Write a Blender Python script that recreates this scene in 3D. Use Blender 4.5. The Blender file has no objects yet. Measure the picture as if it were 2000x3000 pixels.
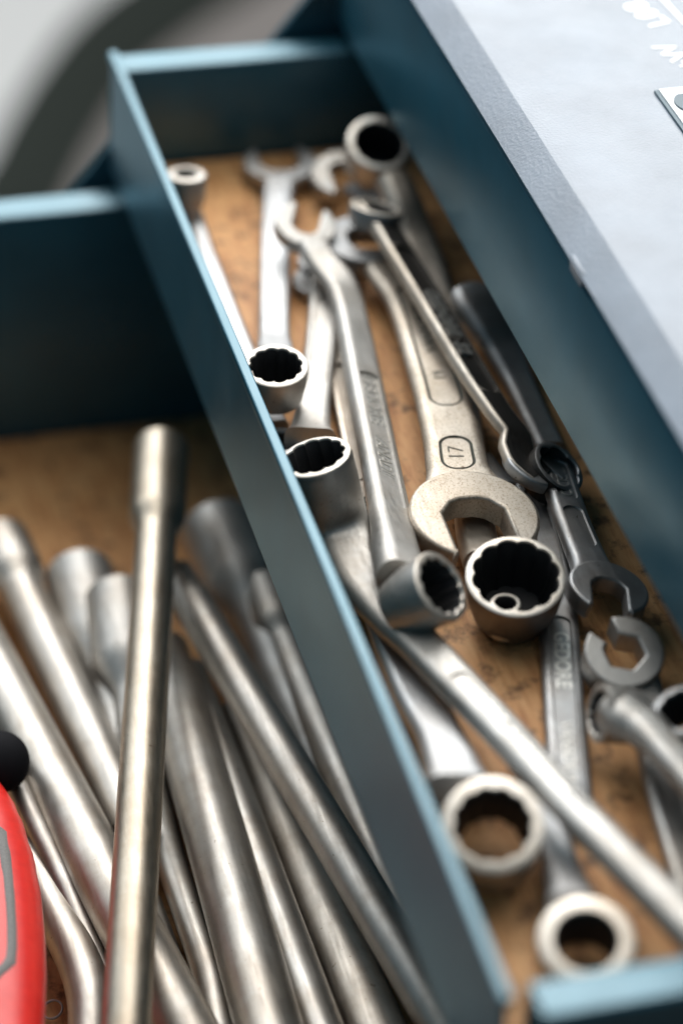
import bpy, math, random
from mathutils import Vector, Matrix
random.seed(7)
scn = bpy.context.scene
COL = scn.collection

# ------------------------------------------------------------------ camera
F_PX = 7917.867                      # focal length in pixels of a 2000 x 3000 frame
CAM = Vector((-0.193185, -0.438313, 0.526436))
R_ = Vector((0.963317, -0.262869, 0.054042))     # camera right, up, back in the world
U_ = Vector((0.121195, 0.605795, 0.786336))
B_ = Vector((-0.239442, -0.750941, 0.615431))
cd = bpy.data.cameras.new("camera")
cam = bpy.data.objects.new("camera", cd); COL.objects.link(cam)
m = Matrix((R_, U_, B_)).transposed().to_4x4(); m.translation = CAM
cam.matrix_world = m
cd.sensor_fit = 'VERTICAL'; cd.sensor_height = 36.0; cd.sensor_width = 24.0
cd.lens = F_PX / 3000 * 36.0
cd.clip_start = 0.05; cd.clip_end = 50
cd.dof.use_dof = True; cd.dof.focus_distance = 0.908
cd.dof.aperture_fstop = 3.45
scn.camera = cam

# ------------------------------------------------------------------ light
w = bpy.data.worlds.new("World"); scn.world = w; w.use_nodes = True
bg = w.node_tree.nodes['Background']; bg.inputs[0].default_value = (0.26, 0.54, 0.74, 1); bg.inputs[1].default_value = 0.20

def area(name, loc, target, sx, sy, power, col):
    l = bpy.data.lights.new(name, 'AREA'); l.shape = 'RECTANGLE'; l.size = sx; l.size_y = sy
    l.energy = power; l.color = col
    o = bpy.data.objects.new(name, l); COL.objects.link(o)
    o.location = loc
    o.rotation_euler = (Vector(target) - Vector(loc)).to_track_quat('-Z', 'Y').to_euler()
    return o
area("window_light", (0.68, 2.2, 1.60), (0.05, 0.25, 0), 2.2, 2.0, 104, (1.0, 0.985, 0.965))
area("side_fill_light", (-1.05, 2.0, 1.45), (0.05, 0.25, 0), 1.7, 1.9, 27, (0.93, 0.97, 1.0))  # added fill from the left-back, brightens the lid bevel and left tray
area("overhead_light", (0.55, 0.7, 2.3), (0, 0.25, -0.05), 2.4, 2.2, 42, (1.0, 0.96, 0.90))
scn.view_settings.view_transform = 'Standard'
scn.view_settings.look = 'None'
scn.view_settings.exposure = 0.0
scn.cycles.use_denoising = True
scn.cycles.max_bounces = 10

# ------------------------------------------------------------------ materials
def new_mat(name):
    mt = bpy.data.materials.new(name); mt.use_nodes = True
    nt = mt.node_tree; b = nt.nodes['Principled BSDF']
    return mt, nt, b
def N(nt, t, **kw):
    n = nt.nodes.new(t)
    for k, v in kw.items(): setattr(n, k, v)
    return n
def ramp(nt, fac, stops):
    r = N(nt, 'ShaderNodeValToRGB'); e = r.color_ramp.elements
    while len(e) > 1: e.remove(e[-1])
    e[0].position = stops[0][0]; e[0].color = (*stops[0][1], 1)
    for p, c in stops[1:]:
        x = e.new(p); x.color = (*c, 1)
    nt.links.new(fac, r.inputs[0]); return r
def noise(nt, vec, scale, detail=4, rough=.55):
    n = N(nt, 'ShaderNodeTexNoise'); n.inputs['Scale'].default_value = scale
    n.inputs['Detail'].default_value = detail; n.inputs['Roughness'].default_value = rough
    if vec: nt.links.new(vec, n.inputs['Vector'])
    return n
def coords(nt, scale=(1, 1, 1)):
    g = N(nt, 'ShaderNodeNewGeometry')
    mp = N(nt, 'ShaderNodeMapping'); mp.inputs['Scale'].default_value = scale
    nt.links.new(g.outputs['Position'], mp.inputs['Vector'])
    return mp.outputs[0]
def bump(nt, b, h, strength, dist):
    n = N(nt, 'ShaderNodeBump'); n.inputs['Strength'].default_value = strength; n.inputs['Distance'].default_value = dist
    nt.links.new(h, n.inputs['Height']); nt.links.new(n.outputs[0], b.inputs['Normal'])

def steel(name, col, rough, var=.12, grain=3200, specks=0.0, bmp=.12, stain=.35):
    mt, nt, b = new_mat(name); v = coords(nt)
    n1 = noise(nt, v, 70, 5, .6)
    d = tuple(c * (1 - var) for c in col); l = tuple(min(1, c * (1 + var)) for c in col)
    r = ramp(nt, n1.outputs[0], [(.32, d), (.68, l)])
    colr = r.outputs[0]
    def mul(c1, c2, f):
        mx = N(nt, 'ShaderNodeMix', data_type='RGBA', blend_type='MULTIPLY'); mx.inputs[0].default_value = f
        nt.links.new(c1, mx.inputs[6]); nt.links.new(c2, mx.inputs[7]); return mx.outputs[2]
    # brownish oil film and small dark nicks
    n5 = noise(nt, v, 26, 6, .7)
    colr = mul(colr, ramp(nt, n5.outputs[0], [(.40, (.62, .50, .38)), (.56, (1, 1, 1))]).outputs[0], stain)
    n6 = noise(nt, v, 420, 3, .7)
    colr = mul(colr, ramp(nt, n6.outputs[0], [(.27, (.28, .22, .17)), (.33, (1, 1, 1))]).outputs[0], .8)
    if specks:
        n3 = noise(nt, v, 1300, 5, .75)
        n7 = noise(nt, v, 60, 3, .6)
        r3 = ramp(nt, n3.outputs[0], [(.36, (.34, .25, .17)), (.50, (1, 1, 1))])
        colr = mul(colr, r3.outputs[0], specks)
        colr = mul(colr, ramp(nt, n7.outputs[0], [(.38, (.78, .72, .64)), (.6, (1, 1, 1))]).outputs[0], .5)
    nt.links.new(colr, b.inputs['Base Color'])
    b.inputs['Metallic'].default_value = 1
    vs_ = coords(nt, (1, .06, 1)); n2 = noise(nt, vs_, 900, 4, .7)
    rr = ramp(nt, n2.outputs[0], [(.3, (rough * .82,) * 3), (.7, (rough * 1.2,) * 3)])
    nt.links.new(rr.outputs[0], b.inputs['Roughness'])
    n4 = noise(nt, v, grain, 3); bump(nt, b, n4.outputs[0], bmp, .00012)
    return mt
M_CHROME = steel("satin_chrome", (.49, .475, .45), .54)
M_BRIGHT = steel("bright_chrome", (.52, .525, .53), .52, .06, stain=.2)
M_RIM = steel("worn_rim_steel", (.70, .66, .60), .50, .12)
M_WARM = steel("warm_steel", (.50, .45, .39), .50, .14)
M_OLD = steel("old_forged_steel", (.62, .56, .485), .56, .08, 3200, .55, .40, .15)
M_DULL = steel("dull_grey_steel", (.40, .40, .40), .52, .14)
M_TUBE = steel("brushed_tube_steel", (.47, .44, .40), .47, .10)
M_TUBEW = steel("yellowed_tube_steel", (.52, .455, .37), .43, .08)
M_TUBED = steel("dark_tube_steel", (.38, .355, .33), .46, .14)
M_GREY = steel("dark_grey_steel", (.22, .205, .20), .52, .14)  # darker grey base than the dull steel
M_SATIN = steel("satin_nickel", (.44, .43, .41), .54, .10)
M_SHADETONE = steel("shade_toned_steel", (.085, .08, .075), .50, .14)  # near-black base paints in shade and the dark wall's reflection
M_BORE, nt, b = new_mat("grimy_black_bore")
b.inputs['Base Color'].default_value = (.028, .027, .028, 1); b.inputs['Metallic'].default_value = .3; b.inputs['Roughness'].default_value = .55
M_SMEAR, nt, b = new_mat("stamped_letter_steel")
b.inputs['Base Color'].default_value = (.72, .69, .64, 1); b.inputs['Metallic'].default_value = 1; b.inputs['Roughness'].default_value = .42
M_INK, nt, b = new_mat("dirt_filled_stamp")
b.inputs['Base Color'].default_value = (.10, .10, .08, 1); b.inputs['Roughness'].default_value = .7

def paint(name, col, rough, scale, strength, chips=.5, spec=.5, tint=(.56, .72, .79), metal=True):
    mt, nt, b = new_mat(name); v = coords(nt)
    n0 = noise(nt, v, 40, 5)
    r = ramp(nt, n0.outputs[0], [(.3, tuple(c * .85 for c in col)), (.7, tuple(c * 1.15 for c in col))])
    n3 = noise(nt, v, 330, 5, .7); k = ramp(nt, n3.outputs[0], [(.715, (0, 0, 0)), (.745, (chips,) * 3)])
    mx = N(nt, 'ShaderNodeMix', data_type='RGBA'); nt.links.new(k.outputs[0], mx.inputs[0])
    nt.links.new(r.outputs[0], mx.inputs[6]); mx.inputs[7].default_value = (.20, .22, .23, 1)
    nt.links.new(mx.outputs[2], b.inputs['Base Color'])
    n2 = noise(nt, v, 30, 6, .7)
    rr = ramp(nt, n2.outputs[0], [(.35, (rough * .92,) * 3), (.65, (rough * 1.12,) * 3)])
    nt.links.new(rr.outputs[0], b.inputs['Roughness'])
    n1 = noise(nt, v, scale, 2, .5)
    if metal:
        out = nt.nodes['Material Output']; dif = N(nt, 'ShaderNodeBsdfDiffuse'); gl = N(nt, 'ShaderNodeBsdfGlossy'); fr_ = N(nt, 'ShaderNodeFresnel'); mxs = N(nt, 'ShaderNodeMixShader')
        bp = N(nt, 'ShaderNodeBump'); bp.inputs['Strength'].default_value = strength; bp.inputs['Distance'].default_value = .0004
        nt.links.new(n1.outputs[0], bp.inputs['Height'])
        for q in (dif, gl): nt.links.new(bp.outputs[0], q.inputs['Normal'])
        nt.links.new(mx.outputs[2], dif.inputs['Color']); gl.inputs['Color'].default_value = (*tint, 1)
        nt.links.new(rr.outputs[0], gl.inputs['Roughness']); fr_.inputs['IOR'].default_value = 2.0
        nt.links.new(fr_.outputs[0], mxs.inputs[0]); nt.links.new(dif.outputs[0], mxs.inputs[1]); nt.links.new(gl.outputs[0], mxs.inputs[2])
        nt.links.new(mxs.outputs[0], out.inputs['Surface'])
        nt.nodes.remove(b); return mt
    b.inputs['Specular IOR Level'].default_value = spec; b.inputs['Specular Tint'].default_value = (*tint, 1)
    bump(nt, b, n1.outputs[0], strength, .0004)
    return mt
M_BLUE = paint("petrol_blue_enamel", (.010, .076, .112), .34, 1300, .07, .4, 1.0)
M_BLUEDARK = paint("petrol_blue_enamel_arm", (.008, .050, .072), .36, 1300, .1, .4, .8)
M_LID = paint("pale_blue_grey_enamel", (.16, .195, .24), .32, 900, .42, .25, .5, (.93, .96, 1.0), False)
M_WHITE, nt, b = new_mat("white_print"); b.inputs['Base Color'].default_value = (.93, .93, .92, 1); b.inputs['Roughness'].default_value = .45
M_BADGE, nt, b = new_mat("white_badge_enamel"); b.inputs['Base Color'].default_value = (.86, .87, .88, 1); b.inputs['Roughness'].default_value = .3
M_BADGEDK, nt, b = new_mat("slate_badge_paint"); b.inputs['Base Color'].default_value = (.06, .11, .14, 1); b.inputs['Roughness'].default_value = .5

M_WOOD, nt, b = new_mat("oiled_brown_board")
v = coords(nt, (60, 9, 60)); v2 = coords(nt)
n1 = noise(nt, v, 6, 6, .62)
r1 = ramp(nt, n1.outputs[0], [(.25, (.42, .165, .055)), (.5, (.68, .35, .14)), (.8, (.80, .47, .22))])
n2 = noise(nt, v2, 110, 5, .6)
r2 = ramp(nt, n2.outputs[0], [(.34, (.12, .09, .07)), (.46, (1, 1, 1))])
n3 = noise(nt, v2, 14, 3, .5)
r3 = ramp(nt, n3.outputs[0], [(.32, (.62, .55, .50)), (.6, (1, 1, 1))])
mx = N(nt, 'ShaderNodeMix', data_type='RGBA', blend_type='MULTIPLY'); mx.inputs[0].default_value = .75
nt.links.new(r1.outputs[0], mx.inputs[6]); nt.links.new(r2.outputs[0], mx.inputs[7])
mx2 = N(nt, 'ShaderNodeMix', data_type='RGBA', blend_type='MULTIPLY'); mx2.inputs[0].default_value = .55
nt.links.new(mx.outputs[2], mx2.inputs[6]); nt.links.new(r3.outputs[0], mx2.inputs[7])
nt.links.new(mx2.outputs[2], b.inputs['Base Color']); b.inputs['Roughness'].default_value = .62
bump(nt, b, n1.outputs[0], .25, .0006)

M_RED, nt, b = new_mat("red_plastic")
n1 = noise(nt, coords(nt), 260, 4); r = ramp(nt, n1.outputs[0], [(.3, (.60, .014, .010)), (.7, (.70, .022, .014))])
nt.links.new(r.outputs[0], b.inputs['Base Color']); b.inputs['Roughness'].default_value = .38
n1 = noise(nt, coords(nt), 3000, 2); bump(nt, b, n1.outputs[0], .12, .0002)
M_GREYRUB, nt, b = new_mat("grey_grip_rubber")
n1 = noise(nt, coords(nt), 1800, 3); r = ramp(nt, n1.outputs[0], [(.3, (.13, .125, .12)), (.7, (.20, .19, .18))])
nt.links.new(r.outputs[0], b.inputs['Base Color']); b.inputs['Roughness'].default_value = .7
M_BLACK, nt, b = new_mat("black_plastic"); b.inputs['Base Color'].default_value = (.010, .010, .012, 1); b.inputs['Roughness'].default_value = .75; b.inputs['Specular IOR Level'].default_value = .08
M_GROUND, nt, b = new_mat("grey_concrete")
n1 = noise(nt, coords(nt), 6, 6, .6); r = ramp(nt, n1.outputs[0], [(.3, (.105, .094, .088)), (.7, (.125, .113, .106))])
nt.links.new(r.outputs[0], b.inputs['Base Color']); b.inputs['Roughness'].default_value = .75
M_BENCH, nt, b = new_mat("bench_wood")
n1 = noise(nt, coords(nt, (4, 40, 40)), 3, 6, .6); r = ramp(nt, n1.outputs[0], [(.3, (.16, .10, .06)), (.7, (.26, .17, .10))])
nt.links.new(r.outputs[0], b.inputs['Base Color']); b.inputs['Roughness'].default_value = .6
M_PALE, nt, b = new_mat("pale_grey_plastic")
n1 = noise(nt, coords(nt), 12, 4); r = ramp(nt, n1.outputs[0], [(.3, (.36, .36, .355)), (.7, (.38, .38, .375))])
nt.links.new(r.outputs[0], b.inputs['Base Color']); b.inputs['Roughness'].default_value = .5
M_SHADOWBAND, nt, b = new_mat("panel_shadow_dark"); b.inputs['Base Color'].default_value = (.018, .022, .019, 1); b.inputs['Roughness'].default_value = .9; b.inputs['Specular IOR Level'].default_value = .1  # near-black colour for the shadow painted along the pale panel

# ------------------------------------------------------------------ helpers
ORG = {}                                     # world origin of every Empty / mesh we parent to
def at(px, py, z):
    """ground-plan point: where the sight line of a photo pixel crosses the height z"""
    d = R_ * ((px - 1000) / F_PX) - U_ * ((py - 1500) / F_PX) - B_
    return CAM + d * ((z - CAM.z) / d.z)
V = lambda x, y, z: at(x * 1.27551, y * 1.27551, z)
def aty(px, py, y):
    d = R_ * ((px - 1000) / F_PX) - U_ * ((py - 1500) / F_PX) - B_
    return CAM + d * ((y - CAM.y) / d.y)
def facing(ratio, ex, ey):
    """unit axis of a disc seen as an ellipse of that minor/major ratio, leaning to (ex, ey)"""
    e = (R_ * ex + U_ * ey).normalized()
    return (B_ * ratio + e * math.sqrt(1 - ratio * ratio)).normalized()
Z = Vector((0, 0, 1))

def thing(name, loc, label, cat, group=None):
    o = bpy.data.objects.new(name, None); COL.objects.link(o); o.location = loc
    o.empty_display_size = .01
    o['label'] = label; o['category'] = cat
    if group: o['group'] = group
    ORG[o.name] = Vector(loc); return o
def mesh_obj(name, verts, faces, mat, parent=None, smooth=32, label=None):
    org = ORG[parent.name] if parent is not None else Vector((0, 0, 0))
    me = bpy.data.meshes.new(name)
    me.from_pydata([tuple(Vector(p) - org) for p in verts], [], faces)
    me.materials.append(mat); me.update()
    if smooth is not None:
        me.polygons.foreach_set('use_smooth', [True] * len(me.polygons))
        me.set_sharp_from_angle(angle=math.radians(smooth))
    o = bpy.data.objects.new(name, me); COL.objects.link(o)
    if parent is not None: o.parent = parent
    ORG[o.name] = org
    if label: o['label'] = label
    return o
def fix_normals(o):
    import bmesh
    bm = bmesh.new(); bm.from_mesh(o.data); bmesh.ops.recalc_face_normals(bm, faces=bm.faces[:])
    bm.to_mesh(o.data); bm.free()
def top(o, label, cat, kind=None, group=None):
    if label: o['label'] = label
    if cat: o['category'] = cat
    if kind: o['kind'] = kind
    if group: o['group'] = group
    return o

def box_data(x0, x1, y0, y1, z0, z1, bev=0.0):
    """box with chamfered edges as (verts, faces)"""
    if bev <= 0:
        vs = [(x, y, z) for x in (x0, x1) for y in (y0, y1) for z in (z0, z1)]
        fs = [(0, 1, 3, 2), (4, 6, 7, 5), (0, 4, 5, 1), (2, 3, 7, 6), (0, 2, 6, 4), (1, 5, 7, 3)]
        return vs, fs
    import bmesh
    bm = bmesh.new(); bmesh.ops.create_cube(bm, size=1)
    for v in bm.verts:
        v.co = Vector(((x0 + x1) / 2 + v.co.x * (x1 - x0), (y0 + y1) / 2 + v.co.y * (y1 - y0), (z0 + z1) / 2 + v.co.z * (z1 - z0)))
    bmesh.ops.bevel(bm, geom=bm.edges[:], offset=bev, segments=2, affect='EDGES', profile=.5)
    bm.verts.index_update()
    vs = [v.co.copy() for v in bm.verts]; fs = [tuple(v.index for v in f.verts) for f in bm.faces]
    bm.free(); return vs, fs
def merge(*parts):
    vs, fs = [], []
    for a, b_ in parts:
        o = len(vs); vs += list(a); fs += [tuple(i + o for i in f) for f in b_]
    return vs, fs
def sweep_profile(profile, axis_pts, closed=False, caps=True):
    """profile: function(i) -> list of world points; joined over the stations"""
    vs, fs = [], []
    n = None
    for i in range(len(axis_pts)):
        ring = profile(i); n = len(ring); vs += ring
    k = len(axis_pts)
    for i in range(k - 1 if not closed else k):
        a = i * n; b_ = ((i + 1) % k) * n
        for j in range(n):
            j2 = (j + 1) % n
            fs.append((a + j, a + j2, b_ + j2, b_ + j))
    if caps and not closed:
        fs.append(tuple(range(n - 1, -1, -1))); fs.append(tuple(range((k - 1) * n, k * n)))
    return vs, fs

def catmull(pts, step):
    """pts: list of tuples (Vector, *floats) -> dense resampling"""
    out = []
    n = len(pts)
    for i in range(n - 1):
        p0 = pts[max(i - 1, 0)]; p1 = pts[i]; p2 = pts[i + 1]; p3 = pts[min(i + 2, n - 1)]
        L = (p2[0] - p1[0]).length; k = max(2, int(L / step))
        for j in range(k):
            t = j / k
            q = .5 * ((2 * p1[0]) + (p2[0] - p0[0]) * t + (2 * p0[0] - 5 * p1[0] + 4 * p2[0] - p3[0]) * t * t + (3 * p1[0] - p0[0] - 3 * p2[0] + p3[0]) * t ** 3)
            s = t * t * (3 - 2 * t)
            out.append((q, *[p1[c] + (p2[c] - p1[c]) * s for c in range(1, len(p1))]))
    out.append(pts[-1]); return out

class Shank:
    sharp = 28; groove = 0; open_start = False
    """flat forged bar along a path of (point, half width, half thickness); optional sunk panels on its upper face"""
    def __init__(self, path, up=Z, panels=(), corner=.75, step=.0025):
        self.st = catmull(path, step); st = self.st
        L = [0.0]
        for i in range(1, len(st)): L.append(L[-1] + (st[i][0] - st[i - 1][0]).length)
        self.L = L; self.len = L[-1]
        # extra stations at panel ends
        extra = []
        for (s0, s1, wf, d) in panels:
            a, b_ = s0 * self.len, s1 * self.len
            hw = self.sample(.5 * (s0 + s1))[1] * wf
            for k in range(9):
                u = math.pi / 2 * k / 8
                extra += [a + hw * (1 - math.sin(u)) * .9 + 1e-5, b_ - hw * (1 - math.sin(u)) * .9 - 1e-5]
                if k % 2: extra += [a + .0003 * k, b_ - .0003 * k]
            extra += [a - 1e-5, b_ + 1e-5]
        s_all = sorted([x for x in L] + [e for e in extra if 0 < e < self.len])
        clean = []
        for s in s_all:
            if not clean or s - clean[-1] > 4e-6: clean.append(s)
        self.panels = panels; self.up = up; self.corner = corner
        self.S = clean
    def sample(self, f):
        s = max(0, min(1, f)) * self.len
        L, st = self.L, self.st
        i = 0
        while i < len(L) - 2 and L[i + 1] < s: i += 1
        t = (s - L[i]) / max(L[i + 1] - L[i], 1e-9)
        return tuple(st[i][c] + (st[i + 1][c] - st[i][c]) * t for c in range(len(st[i])))
    def frame(self, f):
        p = self.sample(f); e = .012
        T = (self.sample(min(1, f + e))[0] - self.sample(max(0, f - e))[0]).normalized()
        r = T.cross(self.up).normalized(); u = r.cross(T).normalized()
        return p[0], T, r, u, p[1], p[2]
    def data(self):
        rings = []
        for s in self.S:
            f = s / self.len
            p, T, r, u, hw, ht = self.frame(f)
            wp, d, win, df = hw * .55, 0.0, hw * .5, 0.0
            for (s0, s1, wf, dd) in self.panels:
                a, b_ = s0 * self.len, s1 * self.len
                if a < s < b_:
                    W = hw * wf; e = min(s - a, b_ - s) / .9
                    q = 1 - min(1, e / W)
                    wp = W * math.sqrt(max(0, 1 - q * q)) + 1e-5; d = dd; df = dd
                    win = wp - min(.00055, wp * .5)
                    if self.groove:
                        g = self.groove; e2 = (min(s - a, b_ - s) - g) / .9; q2 = 1 - min(1, max(e2, 0) / (W - g))
                        win = min(wp - 2e-6, (W - g) * math.sqrt(max(0, 1 - q2 * q2)) + 1e-6); df = dd * .3 if e2 > 0 else dd
            c = min(hw * .9, ht * self.corner); pr = []
            def arc(cx, cy, a0, k=4):
                for i in range(k + 1):
                    an = math.radians(a0 + 90 * i / k)
                    pr.append((cx + c * math.cos(an), cy + c * math.sin(an)))
            arc(-hw + c, -ht + c, 180); arc(hw - c, -ht + c, 270); arc(hw - c, ht - c, 0)
            wp = min(wp, hw - c - 2e-5) if hw - c > 4e-5 else (hw - c) * .9
            wp = max(wp, 4e-6); inn = min(max(win, 1e-6), wp * .95)
            if self.groove: mid = .5 * (wp + inn)
            else: mid = inn + (wp - inn) * .05
            pr += [(wp, ht), (mid, ht - d), (inn, ht - df), (-inn, ht - df), (-mid, ht - d), (-wp, ht)]
            arc(-hw + c, ht - c, 90)
            rings.append([p + r * x + u * y for x, y in pr])
        v, f = sweep_profile(lambda i: rings[i], rings)
        if self.open_start: del f[-2]
        return v, f
    def build(self, mat, parent, name='shank', dirt=None, face=None):
        v, f = self.data()
        o = mesh_obj(name, v, f, mat, parent, self.sharp)
        if dirt:
            o.data.materials.append(dirt)
            for p in o.data.polygons:
                if p.index >= (len(self.S) - 1) * 26: continue
                i, j = divmod(p.index, 26); m_ = .5 * (self.S[i] + self.S[i + 1])
                for (s0, s1, wf, dd) in self.panels:
                    a, b_ = s0 * self.len, s1 * self.len
                    if a - 3e-5 < m_ < b_ + 3e-5 and (j in (15, 16, 18, 19) or (j == 17 and (m_ < a + self.groove or m_ > b_ - self.groove))): p.material_index = 1
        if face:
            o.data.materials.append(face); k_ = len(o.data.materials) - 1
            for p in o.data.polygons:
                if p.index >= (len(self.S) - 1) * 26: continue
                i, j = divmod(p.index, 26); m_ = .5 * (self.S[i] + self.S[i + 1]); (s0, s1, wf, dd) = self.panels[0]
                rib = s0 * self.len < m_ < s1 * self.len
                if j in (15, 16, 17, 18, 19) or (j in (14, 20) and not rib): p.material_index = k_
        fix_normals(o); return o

def pix(p):
    d = p - CAM; q = -d.dot(B_)
    return (1000 + F_PX * d.dot(R_) / q, 1500 - F_PX * d.dot(U_) / q)
def fr(path, vy):
    """fraction along a path where it passes a given picture height"""
    sh = Shank(path); best = min((abs(pix(sh.sample(k / 400)[0])[1] / 1.27551 - vy), k / 400) for k in range(401))
    return best[1]
def text_mesh(string, origin, xdir, normal, size, depth, mat, parent, name='stamped_lettering', shear=0.0, spacing=1.0, bold=0.0):
    cu = bpy.data.curves.new('t', 'FONT'); cu.body = string; cu.size = size; cu.extrude = depth
    cu.align_x = 'CENTER'; cu.align_y = 'CENTER'; cu.shear = shear; cu.space_character = spacing
    cu.resolution_u = 3; cu.offset = bold
    tmp = bpy.data.objects.new('t', cu); COL.objects.link(tmp)
    bpy.context.view_layer.update()
    me = bpy.data.meshes.new_from_object(tmp.evaluated_get(bpy.context.evaluated_depsgraph_get()))
    bpy.data.objects.remove(tmp); bpy.data.curves.remove(cu)
    x = Vector(xdir).normalized(); n = (Vector(normal) - x * Vector(normal).dot(x)).normalized(); y = n.cross(x)
    vs = [Vector(origin) + x * v.co.x + y * v.co.y + n * v.co.z for v in me.vertices]
    fs = [tuple(p.vertices) for p in me.polygons]
    bpy.data.meshes.remove(me)
    return mesh_obj(name, vs, fs, mat, parent, None)

def shank_text(sh, shank_obj, string, f, size, mat, off=0.0, sink=.0, shear=0, flip=False, spacing=1.0, bold=0.0, depth=.00022):
    """lettering along the shank; reads towards the path's end unless flipped; off shifts sideways"""
    p, T, r, u, hw, ht = sh.frame(f)
    o = p + u * (ht - sink) + r * off
    return text_mesh(string, o, -T if flip else T, u, size, depth, mat, shank_obj, shear=shear, spacing=spacing, bold=bold)

def ring_head(parent, c, axis, R, r, depth, mat=M_CHROME, points=12, lobe=.09, taper=.9, sharp=.75, rim_mat=None, rot=0.0, floor=False, name='ring_head', label=None):
    """box end: short cup round an axis; c is the centre of its upper face, hole scalloped with that many points"""
    a = axis.normalized(); x = a.cross(Vector((.3, .9, .2))).normalized(); y = a.cross(x)
    n = 192 if points else 64
    def star(t):
        if not points: return r
        return r * (1 - lobe + lobe * abs(math.sin((t + rot) * points / 2)) ** sharp)
    ch = min(.0007, (R - r) * .3)
    loops = []   # (height below face, radius fn)
    const = lambda v: (lambda t: v)
    loops.append((depth, lambda t: star(t) * taper * .94))
    loops.append((depth, const(R * taper * .96)))
    loops.append((depth - .0010, const(R * taper)))
    loops.append((depth * .55, const(R * (taper * .35 + .65))))
    loops.append((ch * 1.6 + .001, const(R)))
    loops.append((ch * .6, const(R - ch * .35)))
    loops.append((0, const(R - ch * 1.3)))
    loops.append((0, lambda t: star(t) + ch * .7))
    loops.append((ch * .9, star))
    loops.append((depth * .5, lambda t: star(t) * (taper * .3 + .7)))
    vs, fs = [], []
    for h, fn in loops:
        for i in range(n):
            t = 2 * math.pi * i / n; q = fn(t)
            vs.append(c - a * h + (x * math.cos(t) + y * math.sin(t)) * q)
    k = len(loops)
    for l in range(k):
        l2 = (l + 1) % k
        for i in range(n):
            j = (i + 1) % n
            fs.append((l * n + i, l * n + j, l2 * n + j, l2 * n + i))
    if floor:
        fs.append(tuple(range(n)))
    o = mesh_obj(name, vs, fs, mat, parent, 40, label)
    fix_normals(o)
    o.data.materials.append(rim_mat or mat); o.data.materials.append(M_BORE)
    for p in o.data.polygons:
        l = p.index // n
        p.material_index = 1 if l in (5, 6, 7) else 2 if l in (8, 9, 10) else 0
    return o

def extrude_outline(name, parent, c, fx, nrm, outline, half, bevel, mat, label=None, smooth=35):
    """closed 2D outline (u along fx, v to its left) extruded along nrm with a rounded edge"""
    cu = bpy.data.curves.new('o', 'CURVE'); cu.dimensions = '2D'; cu.fill_mode = 'BOTH'
    cu.extrude = half - bevel; cu.bevel_depth = bevel; cu.bevel_resolution = 2; cu.offset = -bevel
    for ol in (outline if isinstance(outline[0], list) else [outline]):
        sp = cu.splines.new('POLY'); sp.points.add(len(ol) - 1); sp.use_cyclic_u = True
        for p, q in zip(sp.points, ol): p.co = (q[0], q[1], 0, 1)
    tmp = bpy.data.objects.new('o', cu); COL.objects.link(tmp); bpy.context.view_layer.update()
    me = bpy.data.meshes.new_from_object(tmp.evaluated_get(bpy.context.evaluated_depsgraph_get()))
    bpy.data.objects.remove(tmp); bpy.data.curves.remove(cu)
    n = nrm.normalized(); x = (fx - n * fx.dot(n)).normalized(); y = n.cross(x)
    vs = [c + x * v.co.x + y * v.co.y + n * v.co.z for v in me.vertices]
    fs = [tuple(p.vertices) for p in me.polygons]
    bpy.data.meshes.remove(me)
    return mesh_obj(name, vs, fs, mat, parent, smooth, label)

def jaw_head(parent, c, fwd, nrm, R, slot, half, mat, ang=15, tip=.80, bot=.42, neck=None, label=None, name='open_jaw', bevel=.0009):
    """open end: round head with a slot turned by ang degrees from the shank's direction"""
    a = math.radians(ang); s = slot / 2; ut = R * tip; ub = -R * bot
    pts = []
    vt = math.sqrt(max(R * R - ut * ut, 0)) * 1.05
    vt = max(vt, s + R * .10)
    a0 = math.atan2(vt, ut)
    # from the left tip round the back to the right tip
    nn = 40
    for i in range(nn + 1):
        t = a0 + (2 * math.pi - 2 * a0) * i / nn
        pts.append((R * 1.0 * math.cos(t), R * 1.04 * math.sin(t)))
    pts.append((ut * 1.06, -(s + R * .12)))
    pts.append((ut * .95, -s))
    pts += [(ub + s * .55, -s), (ub + s * .12, -s * .62), (ub, -s * .3), (ub, s * .3), (ub + s * .12, s * .62), (ub + s * .55, s)]
    pts.append((ut * .95, s)); pts.append((ut * 1.06, s + R * .12))
    ca, sa = math.cos(a), math.sin(a)
    pts = [(u * ca - v * sa, u * sa + v * ca) for u, v in pts]
    return extrude_outline(name, parent, c, fwd, nrm, pts, half, bevel, mat, label)

def tube(parent, stations, mat, name='tube', n=40, hollow=None, cap_end=True, label=None, step=.006):
    """round bar or pipe along (point, radius) stations; hollow = (hole radius, depth) opens the first end"""
    st = stations if step is None else catmull(stations, step)
    rings = []
    T0 = None
    for i, s in enumerate(st):
        T = (st[min(i + 1, len(st) - 1)][0] - st[max(i - 1, 0)][0]).normalized()
        x = T.cross(Vector((.35, .1, .93))).normalized(); y = T.cross(x)
        rings.append([s[0] + (x * math.cos(2 * math.pi * k / n) + y * math.sin(2 * math.pi * k / n)) * s[1] for k in range(n)])
        if i == 0: T0, X0, Y0 = T, x, y
    if hollow:
        hr, hd = hollow; p0 = st[0][0]
        hexr = []
        for k in range(n):
            t = 2 * math.pi * k / n; q = hr * math.cos(math.pi / 6) / math.cos((t % (math.pi / 3)) - math.pi / 6)
            hexr.append(q)
        inner = [p0 + (X0 * math.cos(2 * math.pi * k / n) + Y0 * math.sin(2 * math.pi * k / n)) * hexr[k] for k in range(n)]
        deep = [q + T0 * hd for q in inner]
        rings = [deep, inner] + rings
    v, f = sweep_profile(lambda i: rings[i], rings)
    o = mesh_obj(name, v, f, mat, parent, 35, label); fix_normals(o); return o
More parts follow.
